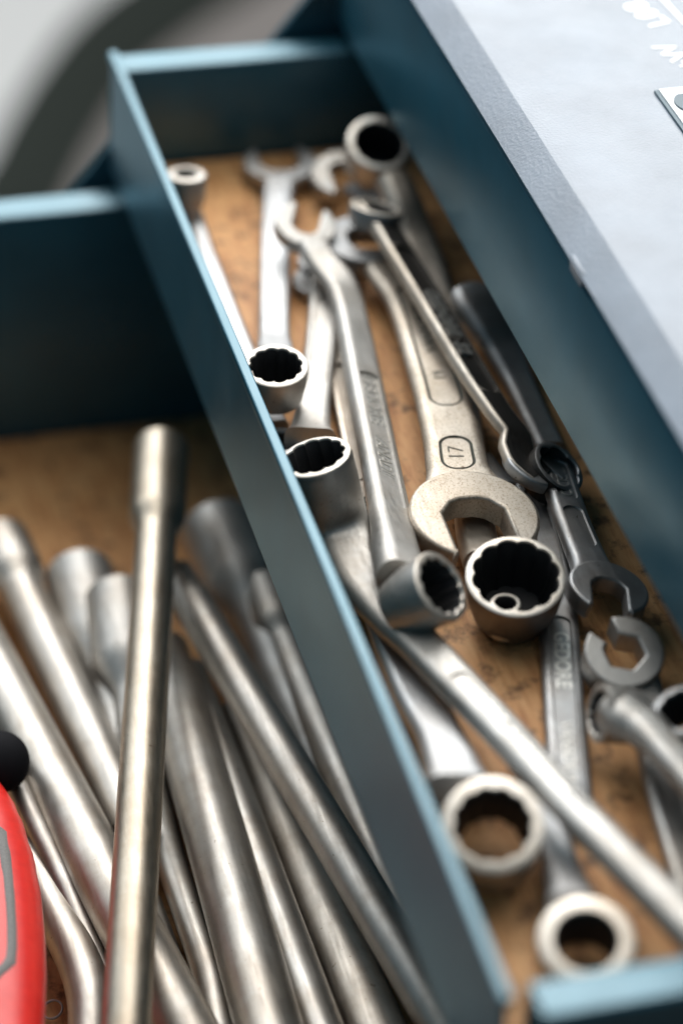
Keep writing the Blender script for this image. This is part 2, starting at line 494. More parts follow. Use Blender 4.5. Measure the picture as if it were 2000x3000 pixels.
def lathe_stations(p, q, prof):
    """straight stations from p to q: prof = list of (fraction, radius)"""
    return [(p.lerp(q, t), r) for t, r in prof]

# ------------------------------------------------------------------ setting
ZF = -.80
v, f = box_data(-4, 4, -3, 6, ZF - .02, ZF)
top(mesh_obj('floor', v, f, M_GROUND, None, None), 'grey workshop floor far out of focus behind the toolbox', None, 'structure')
v, f = box_data(-.9, .9, -.6, .535, -.215, -.182, .003)
top(mesh_obj('workbench_top', v, f, M_BENCH, None, 40), 'brown bench top carrying the toolbox', None, 'structure')
# pale rounded panel standing low on the floor behind the box
ZP = ZF + .05
ps = [at(x, y, ZP) for x, y in [(-900, 1500), (-500, 1000), (-70, 570), (35, 390), (102, 270), (165, 175), (225, 95), (300, 20), (395, -50), (610, -190), (1000, -400)]]
edge = [p for p, in catmull([(p,) for p in ps], .04)]
far = [at(700, -1300, ZP), at(-1800, -1300, ZP), at(-2200, 1500, ZP)]
ctr = at(-700, -300, ZP)
pb = thing('rounded_panel', (ctr.x, ctr.y, ZF), 'pale grey rounded panel with a dark strip as its shadow, lying blurred behind the toolbox', 'panel')
o3 = [(p.x, p.y) for p in edge + far]
extrude_outline('panel_board', pb, Vector((0, 0, ZP - .02)), Vector((1, 0, 0)), Z, o3, .02, .008, M_PALE)
rings = []
for i, p in enumerate(edge):
    T = (edge[min(i + 1, len(edge) - 1)] - edge[max(i - 1, 0)]).normalized(); r = T.cross(Z).normalized()
    rings.append([Vector((p.x, p.y, ZF)) + r * a + Z * z for a, z in [(-.014, .002), (.056, .002), (.056, .006), (.036, .020), (.008, .048), (-.006, .053), (-.010, .051)]])
v, f = sweep_profile(lambda i: rings[i], rings)
fix_normals(mesh_obj('shadow_band', v, f, M_SHADOWBAND, pb, 40))  # dark strip put in as the soft shadow beside the panel

# ------------------------------------------------------------------ toolbox
W2 = .0915
box = thing('toolbox', (0, .25, -.180), 'petrol blue metal cantilever toolbox opened out with two trays and pale lid', 'toolbox')
def wall_y(name, x, y0, y1, z0, z1, hem, mat, parent, th=.0014, side=1):
    """sheet wall running along y with a rolled hem along its top"""
    a = box_data(x - th / 2, x + th / 2, y0, y1, z0, z1 - hem)
    prof = []
    for k in range(24):
        t = 2 * math.pi * (k + .5) / 24; q = lambda v: math.copysign(abs(v) ** .42, v)
        prof.append((hem * q(math.cos(t)), hem * q(math.sin(t))))
    ys = [y0 + (y1 - y0) * k / 10 for k in range(11)]
    # rounded, slightly dropped far corner of the hem
    def ring(i): return [Vector((x + px * 1.0, ys[i], z1 - hem + pz)) for px, pz in prof]
    b_ = sweep_profile(ring, ys)
    v, f = merge(a, b_)
    o = mesh_obj(name, v, f, mat, parent, 40); fix_normals(o); return o
def end_wall(name, x0, x1, y, z0, z1, flange, mat, parent, th=.0014):
    """sheet wall running along x, its top folded outward into a flange of that depth (sign gives the way)"""
    s = 1 if flange > 0 else -1; fl = abs(flange)
    prof = [(0, z0), (0, z1 - .0018), (s * .0005, z1 - .0005), (s * .0018, z1), (s * (fl - .001), z1), (s * fl, z1 - .001), (s * fl, z1 - .006),
            (s * (fl - th), z1 - .006), (s * (fl - th), z1 - th), (s * .0030, z1 - th), (s * th, z1 - .0030), (s * th, z0)]
    xs = [x0 + (x1 - x0) * k / 6 for k in range(7)]
    v, f = sweep_profile(lambda i: [Vector((xs[i], y + p, q)) for p, q in prof], xs)
    o = mesh_obj(name, v, f, mat, parent, 30); fix_normals(o); return o

# lower tray (left)
ZL, ZLF = -.0600, -.1755
XL0, XL1 = -.24, .046
v, f = box_data(XL0, XL1, -.02, .505, ZLF - .006, ZLF - .002)
lt = mesh_obj('lower_tray', v, f, M_BLUE, box, None)
end_wall('end_wall', XL0 + .003, XL1 - .002, .490, ZLF - .0018, ZL, .0145, M_BLUE, lt)
end_wall('end_wall', XL0 + .003, XL1 - .002, -.010, ZLF - .0018, ZL, -.0145, M_BLUE, lt)
wall_y('side_wall', XL0 + .001, -.01, .50, ZLF - .0018, ZL + .001, .0019, M_BLUE, lt)
wall_y('side_wall', XL1, -.01, .50, ZLF - .0018, ZL - .001, .0012, M_BLUE, lt)
# middle tray
HM = .0525
XM1 = .128
v, f = box_data(.0009, XM1 - .001, .0, .4985, -HM, -HM + .002)
mtry = mesh_obj('middle_tray', v, f, M_BLUE, box, None)
wall_y('side_wall', 0, -.002, .509, -HM, .0012, .0019, M_BLUE, mtry)
wall_y('side_wall', XM1, -.002, .509, -HM, .0008, .0014, M_BLUE, mtry)
end_wall('end_wall', .0022, XM1 - .002, .4945, -HM + .0025, 0.0, .0135, M_BLUE, mtry)
end_wall('end_wall', .0075, XM1 - .002, .0035, -HM + .0025, 0.0, -.0135, M_BLUE, mtry)
# upper closed box
XU0, XU1 = W2 + .0022, .36
YU0, YU1 = -.03, .60
v, f = merge(box_data(XU0 + .0032, XU1, YU0 + .0012, YU1 - .0012, .006, .008), box_data(XU0 + .0032, XU1, YU0, YU0 + .0012, .006, .064),
             box_data(XU0 + .0032, XU1, YU1 - .0012, YU1, .006, .064), box_data(XU1, XU1 + .0012, YU0, YU1, .006, .064))
ub = mesh_obj('upper_box', v, f, M_BLUE, box, None)
prof = [(0, .0055), (0, .0586), (.0004, .0594), (.0018, .0598), (.0018, .0652), (.0030, .0652), (.0030, .0055)]
ys = [YU0, .1, .25, .4, YU1]
v, f = sweep_profile(lambda i: [Vector((XU0 + a, ys[i], z)) for a, z in prof], ys)
fix_normals(mesh_obj('side_wall', v, f, M_BLUE, ub, 30))
# lid
LZ = .0655
lp = [(XU0 + .0012, LZ + .0010), (W2 + .0008, LZ), (W2 + .0001, LZ + .0003), (W2 + .0102, LZ + .0060), (W2 + .0110, LZ + .0064), (W2 + .0122, LZ + .0066), (W2 + .03, LZ + .0067),
      (XU1 + .004, LZ + .0067), (XU1 + .004, LZ + .0055), (W2 + .0122, LZ + .0054), (XU0 + .0012, LZ + .0018)]
ys = [YU0 - .004, .05, .15, .25, .35, .45, YU1]
v, f = sweep_profile(lambda i: [Vector((a, ys[i], z)) for a, z in lp], ys)
lid = mesh_obj('lid', v, f, M_LID, box, 16); fix_normals(lid)
LT = LZ + .0067
# catch under the lid's edge
c0 = at(1672, 762, LZ - .001); c1 = at(1706, 820, LZ - .001)
v, f = box_data(W2 + .0006, W2 + .0028, min(c0.y, c1.y), max(c0.y, c1.y), LZ - .0042, LZ + .0012, .0005)
mesh_obj('lid_catch', v, f, M_LID, lid, 40)
# badge plate, sunk frame with white face
q = at(1913, 270, LT); bl = .030; bw = .055
def quad_box(x0, x1, y0, y1, z0, z1, bev, name, mat, par): 
    v, f = box_data(x0, x1, y0, y1, z0, z1, bev); return mesh_obj(name, v, f, mat, par, 40)
badge = quad_box(q.x, q.x + bw, q.y - .075, q.y, LT - .0006, LT + .0009, .0003, 'badge_plate', M_BADGEDK, lid)
quad_box(q.x + .0014, q.x + bw - .001, q.y - .0735, q.y - .0006, LT + .0006, LT + .0016, .0004, 'badge_face', M_BADGE, badge)
e = at(2010, 315, LT)
n = 32
vs = [Vector((e.x + .0045 * math.cos(t), e.y + .006 * math.sin(t), zz)) for zz in (LT + .001, LT + .0022) for t in [2 * math.pi * k / n for k in range(n)]]
fs = [tuple(range(n - 1, -1, -1)), tuple(range(n, 2 * n))] + [(k, (k + 1) % n, n + (k + 1) % n, n + k) for k in range(n)]
mesh_obj('badge_emblem', vs, fs, M_BADGEDK, badge, 40)
# print on the lid: seen upside down from here
def lid_text(s, px, py, size, ang):
    o = at(px, py, LT + .0001); a = math.radians(ang)
    return text_mesh(s, o, (math.cos(a), math.sin(a), 0), (0, 0, 1), size, .00004, M_WHITE, lid, name='lid_print', bold=.00015)
lid_text('L08', 1895, 40, .013, 105)
lid_text('+W', 1985, 165, .012, 105)
v, f = box_data(-.0008, .0008, -.06, .06, LT - .0002, LT + .0003)
o = at(2000, 40, 0); 
q0, q1 = at(1940, 0, LT), at(2060, 130, LT)
d = (q1 - q0); L = d.length; d.normalize(); sd = Vector((-d.y, d.x, 0))
vs = [q0 + d * a * L + sd * b_ * .0009 + Z * c for a in (-.6, 1) for b_ in (-1, 1) for c in (-.0002, .0003)]
mesh_obj('lid_print', vs, [(0, 1, 3, 2), (4, 6, 7, 5), (0, 4, 5, 1), (2, 3, 7, 6), (0, 2, 6, 4), (1, 5, 7, 3)], M_WHITE, lid, None)

# cantilever arms: flat bars behind the end walls
def arm(p, q, wd, y, name='linkage_arm'):
    d = (q - p).normalized(); s = Vector((-d.z, 0, d.x)); th = .003
    ol = []
    for k in range(13): 
        t = math.pi / 2 + math.pi * k / 12; ol.append((d * math.cos(t) + s * math.sin(t)) * wd / 2 + p)
    for k in range(13):
        t = -math.pi / 2 + math.pi * k / 12; ol.append((d * math.cos(t) + s * math.sin(t)) * wd / 2 + q)
    n = len(ol)
    vs = [Vector((o.x, y + dy, o.z)) for dy in (0, th) for o in ol]
    fs = [tuple(range(n)), tuple(range(2 * n - 1, n - 1, -1))] + [(k, n + k, n + (k + 1) % n, (k + 1) % n) for k in range(n)]
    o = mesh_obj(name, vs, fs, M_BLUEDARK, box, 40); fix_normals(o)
    for c in (p, q):
        rv = []
        for (yy, rr) in ((y - .0015, .0035), (y - .0015, .006), (y + .0, .0065)):
            rv.append([Vector((c.x + rr * math.cos(2 * math.pi * k / 16), yy, c.z + rr * math.sin(2 * math.pi * k / 16))) for k in range(16)])
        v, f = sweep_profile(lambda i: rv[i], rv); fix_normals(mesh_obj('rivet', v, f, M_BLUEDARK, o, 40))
YA = .512
a0, a1 = aty(175, 610, YA), aty(375, 360, YA)
dd = (a1 - a0).normalized(); nn = Vector((dd.z, 0, -dd.x)); AW = .030
arm(a0 - dd * .03 + nn * AW / 2, a1 + dd * .03 + nn * AW / 2, AW, YA)
YB = .513
b0, b1 = aty(765, 160, YB), aty(910, -15, YB)
dd = (b1 - b0).normalized(); nn = Vector((dd.z, 0, -dd.x))
arm(b0 - dd * .025 + nn * AW / 2, b1 + dd * .05 + nn * AW / 2, AW, YB)

# boards lining the trays
FM = -.0430
v, f = box_data(.0022, XM1 - .003, .006, .4925, -HM + .0024, FM, .0006)
top(mesh_obj('liner_board', v, f, M_WOOD, None, 40), 'oil stained brown board lining the narrow middle tray under the spanners', 'board', None, 'brown boards lining the toolbox trays')
FL = -.1700
v, f = box_data(XL0 + .003, XL1 - .003, -.006, .4885, ZLF - .0016, FL, .0006)
top(mesh_obj('liner_board', v, f, M_WOOD, None, 40), 'oil stained brown board lining the deep left tray under the socket wrenches', 'board', None, 'brown boards lining the toolbox trays')

# ------------------------------------------------------------------ spanners in the middle tray
GS = 'spanners loose in the middle tray'
def spanner(label, base, name='spanner'):
    return thing(name, base, label, 'spanner', GS)
def P(lst): return [(V(x, y, z), hw, ht) for x, y, z, hw, ht in lst]

# slim ring spanner along the divider
t = spanner('slim white-shining ring spanner leaning against the divider, small raised ring at the far left', V(500, 680, FM))
ring_head(t, V(428, 398, -.013), facing(.5, .05, 1), .0080, .0044, .0125, M_CHROME, 12, .08, .88)
s1 = Shank(P([(432, 432, -.020, .0045, .0036), (436, 470, -.027, .0048, .0034), (448, 540, -.0375, .0054, .0032), (500, 680, -.0388, .0056, .0032), (560, 830, -.0388, .0056, .0032), (612, 950, -.0385, .0056, .0034), (628, 985, -.0380, .0056, .0034)]), corner=.9)
s1.build(M_BRIGHT, t)
ring_head(t, V(642, 1012, -.0325), facing(.6, .05, 1), .0088, .0056, .0100, M_DULL)

# combination spanner standing straight up the picture
t = spanner('straight flat combination spanner with its round twelve point ring beside the divider', V(632, 600, FM))
s2 = Shank(P([(642, 420, -.0375, .0060, .0028), (634, 520, -.0375, .0057, .0028), (630, 690, -.0365, .0056, .0028), (630, 770, -.0330, .0056, .0030), (632, 808, -.0280, .0064, .0036), (633, 822, -.0250, .0074, .0042)]), panels=((.05, .72, .62, .0004),), corner=.6)
s2.build(M_BRIGHT, t)
jaw_head(t, V(644, 385, -.0375), V(648, 330, -.0375) - V(644, 385, -.0375), Z, .0145, .0160, .0030, M_DULL, 12)
ring_head(t, V(633, 838, -.0130), facing(.69, .04, 1), .0115, .0093, .0150, M_CHROME, 12, .09, .84, rim_mat=M_RIM, floor=True)

# bar whose near end hides behind the deep socket ring
t = spanner('bright flat spanner running up behind the deep socket ring, panel sunk in its face', V(730, 800, FM))
s4 = Shank(P([(752, 640, -.0385, .0070, .0028), (746, 700, -.0375, .0060, .0028), (736, 800, -.0365, .0058, .0029), (722, 920, -.0345, .0058, .0032), (714, 985, -.0325, .0068, .0040), (712, 1012, -.0310, .0090, .0050)]), panels=((.16, .70, .62, .0006),), corner=.7)
o = s4.build(M_CHROME, t)
shank_text(s4, o, 'VANADIUM', .45, .0040, M_SMEAR, sink=.0006)
jaw_head(t, V(757, 610, -.0385), V(762, 560, -.0385) - V(757, 610, -.0385), Z, .0120, .0110, .0030, M_DULL, 15)

# low flat bar
t = spanner('low flat spanner wedged beneath the curved one, dark slot down its face', V(810, 1000, FM))
s6 = Shank(P([(752, 700, -.0400, .0055, .0022), (783, 850, -.0400, .0056, .0022), (806, 960, -.0400, .0056, .0022), (838, 1120, -.0400, .0056, .0022), (862, 1240, -.0400, .0056, .0022), (876, 1310, -.0400, .0056, .0022)]), panels=((.26, .66, .55, .0012), (.70, .97, .66, .0004)), corner=.6)
o = s6.build(M_WARM, t)
shank_text(s6, o, 'GEDORE', .835, .0062, M_INK, sink=.00035, bold=.0001)
jaw_head(t, V(740, 655, -.0400), V(735, 600, -.0400) - V(740, 655, -.0400), Z, .0110, .0100, .0026, M_DULL, -15)

# long offset spanner with the deep socket ring, lying across the others
t = spanner('long offset spanner crossing to the lower right, deep ring socket by the divider', V(1000, 1500, FM))
ax3 = facing(.53, -.27, .96)
c3 = V(722, 1047, -.0020)
ring_head(t, c3, ax3, .0120, .0102, .0160, M_SATIN, 12, .09, .96, rim_mat=M_RIM, floor=True)
d3 = V(838, 1340, -.033) - V(800, 1280, -.033); d3.normalize()
s3 = Shank([(c3 - ax3 * .0022, .01202, .01202), (c3 - ax3 * .0100, .01202, .0120), (c3 - ax3 * .0180, .0118, .0114), (c3 - ax3 * .0235 + d3 * .0008, .0117, .0098), (c3 - ax3 * .0275 + d3 * .0035, .0112, .0080), (c3 - ax3 * .0298 + d3 * .0085, .0108, .0066)]
           + P([(822, 1316, -.0318, .0101, .0056), (858, 1362, -.0308, .0091, .0048), (905, 1418, -.0286, .0079, .0042), (985, 1502, -.0262, .0068, .0040), (1150, 1676, -.0225, .0062, .0040), (1300, 1842, -.0190, .0060, .0042), (1441, 1987, -.0165, .0060, .0044), (1590, 2135, -.0140, .0064, .0046), (1680, 2230, -.0130, .0066, .0046)]), up=B_ * .45 + Z, panels=((.44, .73, .66, .0008),), corner=.97)
s3.sharp = 75; s3.open_start = True
o = s3.build(M_SATIN, t)
shank_text(s3, o, 'GEDORE  VANADIUM', .57, .0056, M_SMEAR, sink=.0006, spacing=1.15)

# curved spanner standing on its edge, GEDORE VANADIUM
up5 = facing(.92, .95, .30)
t = spanner('curved spanner resting on its edge, raised lettering along its side', V(870, 1050, FM))
s5 = Shank(P([(716, 560, -.0250, .0060, .0034), (738, 600, -.0270, .0060, .0034), (782, 655, -.0290, .0062, .0034), (806, 730, -.0300, .0064, .0036), (832, 860, -.0300, .0068, .0038), (868, 1040, -.0290, .0070, .0038), (896, 1190, -.0250, .0074, .0042), (912, 1290, -.0200, .0082, .0056), (925, 1330, -.0180, .0088, .0062)]), up=up5, panels=((.40, .80, .80, .0009),), corner=.8)
o = s5.build(M_CHROME, t)
shank_text(s5, o, 'GEDORE', .475, .0076, M_SMEAR, sink=.0009, bold=.0002)
shank_text(s5, o, 'VANADIUM', .655, .0066, M_SMEAR, sink=.0009, shear=.3, bold=.0001)
c5 = at(1293, 1716, -.0100)
ring_head(t, c5, facing(.60, .86, .50), .0119, .0094, .0190, M_CHROME, 12, .10, .80, rim_mat=M_RIM, floor=True)
jaw_head(t, V(700, 525, -.0240), V(690, 470, -.0230) - V(700, 525, -.0240), (Z + up5 * .6), .0115, .0100, .0032, M_CHROME, -15)

# big double open ended spanner
t = spanner('big worn double open-ended spanner stamped 17, wide pitted jaw facing the viewer', V(1000, 860, FM), )
p7 = P([(880, 590, -.0310, .0100, .0036), (908, 640, -.0310, .0096, .0036), (948, 700, -.0308, .0098, .0036), (1004, 870, -.0300, .0102, .0038), (1028, 960, -.0296, .0104, .0038), (1040, 1020, -.0292, .0104, .0040), (1050, 1080, -.0290, .0108, .0040), (1062, 1120, -.0288, .0130, .0040), (1078, 1160, -.0286, .0165, .0040)])
s7 = Shank(p7, panels=((fr(p7, 672), fr(p7, 952), .60, .0009), (fr(p7, 1022), fr(p7, 1099), .56, .0008)), corner=.9)
s7.groove = .0011
o = s7.build(M_OLD, t, dirt=M_INK)
shank_text(s7, o, 'VANADIUM', fr(p7, 770), .0064, M_INK, sink=.0003, flip=True)
shank_text(s7, o, '19', fr(p7, 880), .0060, M_INK, sink=.0003, flip=True)
shank_text(s7, o, '17', fr(p7, 1060), .0080, M_INK, sink=.0003, flip=True, bold=-.00012)
c7 = V(1085, 1203, -.0270)
jaw_head(t, c7, V(1112, 1300, -.0270) - c7, Vector((.06, -.10, 1)), .0212, .0215, .0050, M_OLD, 8, tip=.86, bot=.35, bevel=.0012)
c7b = V(838, 566, -.0310)
jaw_head(t, c7b, V(800, 500, -.0310) - c7b, Z, .0160, .0150, .0042, M_DULL, -100)

# double ring spanner under the big one
t = spanner('double ring spanner under the big worn one, large deep twelve point ring at tray centre', V(1000, 800, FM))
c8 = at(1511, 1686, -.0190)
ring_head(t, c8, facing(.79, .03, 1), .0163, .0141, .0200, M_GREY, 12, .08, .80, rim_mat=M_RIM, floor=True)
s8 = Shank(P([(900, 410, -.0170, .0070, .0050), (925, 465, -.0220, .0072, .0046), (960, 560, -.0320, .0074, .0040), (1000, 680, -.0385, .0070, .0034), (1050, 900, -.0392, .0068, .0032), (1080, 1100, -.0392, .0068, .0032), (1095, 1240, -.0370, .0070, .0036), (1120, 1290, -.0340, .0086, .0048)]), corner=.95)
s8.build(M_WARM, t)
ring_head(t, V(872, 328, -.0080), facing(.88, .35, .95), .0130, .0100, .0170, M_CHROME, 12, .06, .86, rim_mat=M_RIM, floor=True)

tw = thing('steel_washer', V(1168, 1392, -.0385), 'small steel ring lying inside the large deep ring at tray centre', 'washer')
ring_head(tw, V(1160, 1384, -.0270), facing(.62, .0, 1), .0050, .0036, .0125, M_RIM, 0, 0, 1.0, name='washer_ring')
# thin spanner on its edge by the wall of the upper box
T10 = (V(1140, 960, -.022) - V(960, 680, -.018)).normalized()
w1 = (R_ * .74 + U_ * .67); w1 = (w1 - T10 * w1.dot(T10)).normalized(); w2 = T10.cross(w1); w2 = w2 if w2.dot(B_) > 0 else -w2
PH = math.radians(33); up10 = w1 * math.cos(PH) + w2 * math.sin(PH)
t = spanner('thin cranked spanner tipped on edge near the blue wall, lettering between bright ribs', V(1050, 830, FM))
s10 = Shank(P([(846, 478, -.0150, .0060, .0026), (880, 520, -.0160, .0062, .0026), (930, 600, -.0170, .0066, .0026), (985, 690, -.0185, .0066, .0026), (1073, 838, -.0200, .0064, .0026), (1146, 950, -.0220, .0058, .0024), (1184, 1000, -.0240, .0060, .0022), (1186, 1034, -.0255, .0070, .0022), (1208, 1072, -.0270, .0084, .0022), (1238, 1098, -.0285, .0078, .0022)]), up=up10, panels=((.18, .74, .76, .0012),), corner=.7)
o = s10.build(M_WARM, t, face=M_SHADETONE)  # face darkened to carry the blue wall's reflection
shank_text(s10, o, 'GEDORE  32', .48, .0074, M_SMEAR, sink=.0009, bold=.0003, depth=.0008)
ring_head(t, V(866, 474, -.0120), facing(.36, .22, .97), .0105, .0076, .0080, M_DULL, 12, .08, .9, rim_mat=M_WARM)
c10 = V(1226, 1078, -.0285)
jaw_head(t, c10, V(1262, 1120, -.030) - c10, up10, .0115, .0095, .0022, M_DULL, 15)

# combination spanner lower right with its jaw
up11 = Vector((.18, -.05, 1))
t = spanner('dark combination spanner along the blue wall, open jaw nearest, bright slot in its face', V(1330, 1230, FM))
s11 = Shank(P([(1268, 1045, -.0330, .0060, .0032), (1276, 1085, -.0330, .0060, .0032), (1310, 1190, -.0325, .0062, .0032), (1350, 1290, -.0320, .0066, .0032), (1372, 1335, -.0320, .0100, .0032)]), up=up11, panels=((.10, .42, .62, .0007), (.47, .80, .62, .0007)), corner=.8)
o = s11.build(M_DULL, t)
shank_text(s11, o, 'GEDO', .26, .0062, M_SMEAR, sink=.0007)
c11 = V(1392, 1364, -.0320)
jaw_head(t, c11, V(1390, 1440, -.0320) - c11, up11, .0130, .0118, .0034, M_DULL, 4, tip=.82, bot=.30)
ring_head(t, V(1284, 1070, -.0270), facing(.62, .70, .7), .0104, .0086, .0110, M_SHADETONE, 6, .14, .9, rim_mat=M_DULL)  # near-black cup paints in the upper box's shade

# flat lettered spanner under the central ring
t = spanner('flat lettered spanner lying straight below the central deep ring, crossed by the long one', V(1285, 1500, FM))
s14 = Shank(P([(1205, 1090, -.0402, .0058, .0026), (1235, 1180, -.0402, .0060, .0026), (1262, 1290, -.0400, .0064, .0028), (1281, 1440, -.0398, .0066, .0030), (1292, 1600, -.0398, .0066, .0030), (1306, 1790, -.0398, .0066, .0030), (1316, 1900, -.0398, .0068, .0030)]), panels=((.46, .96, .58, .0008), (.06, .34, .58, .0008)), corner=.75)
o = s14.build(M_DULL, t)
shank_text(s14, o, 'GEDORE', .58, .0070, M_SMEAR, sink=.0008, bold=.0002)
shank_text(s14, o, 'VANADIUM', .83, .0056, M_SMEAR, sink=.0008)
c14 = V(1180, 1078, -.0402)
jaw_head(t, c14, V(1160, 1020, -.0402) - c14, Z, .0112, .0100, .0028, M_DULL, 15)

# split ring (flare nut) spanner
t = spanner('split-ring spanner with a gap in its hexagonal head, in the lower right corner', V(1480, 1700, FM))
c13 = at(1829, 1908, -.0265); n13 = facing(.86, .1, 1)
fw = at(1772, 1860, -.0265) - c13
Ro, Ri = .0127, .0068; ol = []
g0 = math.radians(20)
for k in range(41):
    t_ = g0 + (2 * math.pi - 2 * g0) * k / 40; ol.append((Ro * math.cos(t_), Ro * math.sin(t_)))
hexa = []
for k in range(41):
    t_ = 2 * math.pi - g0 * 1.15 - (2 * math.pi - 2.3 * g0) * k / 40
    q = Ri * math.cos(math.pi / 6) / math.cos(((t_ + .3) % (math.pi / 3)) - math.pi / 6); hexa.append((q * math.cos(t_), q * math.sin(t_)))
extrude_outline('split_ring_head', t, c13 - n13 * .0058, fw, n13, ol + hexa, .0058, .0008, M_CHROME)
s13 = Shank(P([(1462, 1560, -.0345, .0070, .0042), (1482, 1620, -.0375, .0060, .0036), (1504, 1720, -.0390, .0060, .0032), (1540, 1860, -.0390, .0062, .0032), (1600, 2060, -.0390, .0064, .0032)]), panels=((.30, .98, .6, .0008),), corner=.7)
s13.build(M_CHROME, t)

# cranked ring spanner at the right edge
t = spanner('cranked ring spanner at the right edge, small ring seen nearly edge on', V(1480, 1680, FM))
ax15 = facing(.34, -.97, .12)
c15 = V(1372, 1637, -.0240)
ring_head(t, c15, ax15, .0092, .0068, .0120, M_CHROME, 12, .08, .94)
s15 = Shank([(c15 - ax15 * .0116, .0084, .0082), (V(1428, 1644, -.0235), .0082, .0074)] + P([(1478, 1672, -.0215, .0070, .0054), (1530, 1722, -.0195, .0058, .0040), (1590, 1790, -.0185, .0058, .0040), (1680, 1900, -.0180, .0058, .0040)]), corner=.98)
s15.build(M_CHROME, t)
t = spanner('dark ring of a spanner cut off by the right frame edge beside the cranked one', V(1570, 1640, FM))
ring_head(t, V(1572, 1628, -.0150), facing(.62, -.35, .9), .0108, .0080, .0120, M_DULL)
Shank(P([(1600, 1640, -.0240, .006, .004), (1680, 1690, -.0300, .006, .0035), (1740, 1725, -.0340, .006, .0035)]), corner=.9).build(M_DULL, t)

# ring spanner, lower middle
t = spanner('bright oval-shanked ring spanner whose thick ring touches the divider near the tray front', V(960, 1600, FM))
c17 = at(1443, 2415, -.0180)
ring_head(t, c17, facing(.88, -.02, 1), .0151, .0113, .0190, M_CHROME, 12, .07, .9, rim_mat=M_RIM)
s17 = Shank(P([(1052, 1810, -.0260, .0100, .0046), (1036, 1760, -.0300, .0086, .0044), (1008, 1690, -.0340, .0076, .0040), (962, 1600, -.0372, .0080, .0036), (915, 1500, -.0385, .0072, .0032), (874, 1400, -.0392, .0064, .0030), (850, 1310, -.0392, .0060, .0030)]), corner=.98)
s17.build(M_BRIGHT, t)
# ring spanner, bottom
t = spanner('smaller plain ring spanner closest to the tray front flange', V(1290, 2000, FM))
c18 = at(1717, 2753, -.0200)
ring_head(t, c18, facing(.82, -.02, 1), .0136, .0090, .0180, M_CHROME, 0, .0, .92, rim_mat=M_RIM)
s18 = Shank(P([(1318, 2082, -.0285, .0080, .0046), (1304, 2040, -.0320, .0066, .0040), (1285, 1980, -.0360, .0056, .0036), (1265, 1910, -.0385, .0052, .0032), (1235, 1810, -.0395, .0050, .0030), (1200, 1710, -.0398, .0050, .0028)]), corner=.98)
s18.build(M_BRIGHT, t)
# partly hidden heads
t = spanner('grey rounded head half hidden under the upper box, right of the thin cranked spanner', V(1090, 720, FM))
Shank(P([(1066, 664, -.0240, .0030, .0030), (1074, 672, -.0242, .0075, .0040), (1090, 695, -.0250, .0090, .0042), (1124, 745, -.0290, .0086, .0040), (1158, 810, -.0345, .0070, .0034), (1200, 900, -.0390, .0056, .0030), (1262, 1030, -.0392, .0054, .0030)]), up=Vector((.1, -.2, 1)), corner=.95).build(M_DULL, t)  # duller steel stands in for shade under the upper box
t = spanner('grey open-jaw spanner at the far end below the tilted raised ring', V(800, 420, FM))
c21 = V(785, 408, -.0330)
jaw_head(t, c21, V(735, 380, -.0330) - c21, Vector((-.1, -.3, 1)), .0118, .0090, .0034, M_CHROME, 150)
Shank(P([(810, 425, -.0340, .0066, .0030), (870, 480, -.0380, .0060, .0028), (960, 580, -.0390, .0060, .0028)]), corner=.8).build(M_DULL, t)

# ------------------------------------------------------------------ left tray: tubular socket wrenches
GT = 'tubular wrenches piled in the left tray'
def wrench(label, base, name='socket_wrench', cat='socket wrench'):
    return thing(name, base, label, cat, GT)
def straight(label, a, b_, prof, mat, hole=None, extra=None):
    t = wrench(label, (a + b_) / 2)
    st = []
    for k, (f_, r_) in enumerate(prof): st.append((a.lerp(b_, f_), r_))
    tube(t, st, mat, 'tube', 44, hole, step=None)
    return t
def head_prof(L, rh, rt, hl, ease=.010):
    """socket head of length hl and radius rh easing to the tube radius rt over a total length L"""
    p = [(0, rh - .0008), (.0008 / L, rh), (hl / L, rh)]
    for k in range(1, 9):
        s = k / 8; q = s * s * (3 - 2 * s); p.append(((hl + ease * s) / L, rh + (rt - rh) * q))
    p += [(.5, rt), (.995, rt), (1, rt - .0008)]
    return p
def sock(label, x0, y0, z0, x1, y1, z1, rh, rt, hl, mat, ease=.010):
    a, b_ = V(x0, y0, z0), V(x1, y1, z1)
    return straight(label, a, b_, head_prof((b_ - a).length, rh, rt, hl, ease), mat, (rh * .72, .02))

sock('long yellowish tube wrench lying on top of the pile, socket head uppermost', 371, 1028, -.108, 282, 2480, -.122, .0108, .0078, .040, M_TUBEW, .012)
sock('bright tube wrench second from the left, its socket head at the left frame edge', -2, 1245, -.154, 310, 1910, -.150, .0122, .0088, .022, M_TUBE, .012)
sock('pale tube wrench with a stubby blurred head beside the far end of the board', 182, 1318, -.156, 330, 1900, -.160, .0136, .0066, .034, M_CHROME, .034)
sock('grey tube wrench whose rounded head peeps out left of the top wrench', 272, 1372, -.146, 345, 1960, -.158, .0132, .0066, .034, M_CHROME, .020)
sock('broad bright tube wrench running from the left edge beneath the top wrench', -130, 1325, -.150, 560, 2620, -.138, .0106, .0106, .02, M_TUBE)
sock('grey tube wrench with a fat shadowed head right of the top wrench', 500, 1210, -.146, 800, 1910, -.152, .0152, .0090, .034, M_CHROME, .024)
sock('slender bright tube wrench slanting across to the divider foot', 402, 1318, -.134, 1046, 2400, -.120, .0070, .0076, .01, M_TUBE)
sock('tube wrench tucked against the divider, knobbed head half covered', 612, 1362, -.146, 1030, 2350, -.140, .0122, .0086, .022, M_TUBE, .012)
sock('thick bright tube wrench right of the top wrench at the front', 376, 1490, -.150, 652, 2480, -.138, .0092, .0110, .01, M_TUBE)
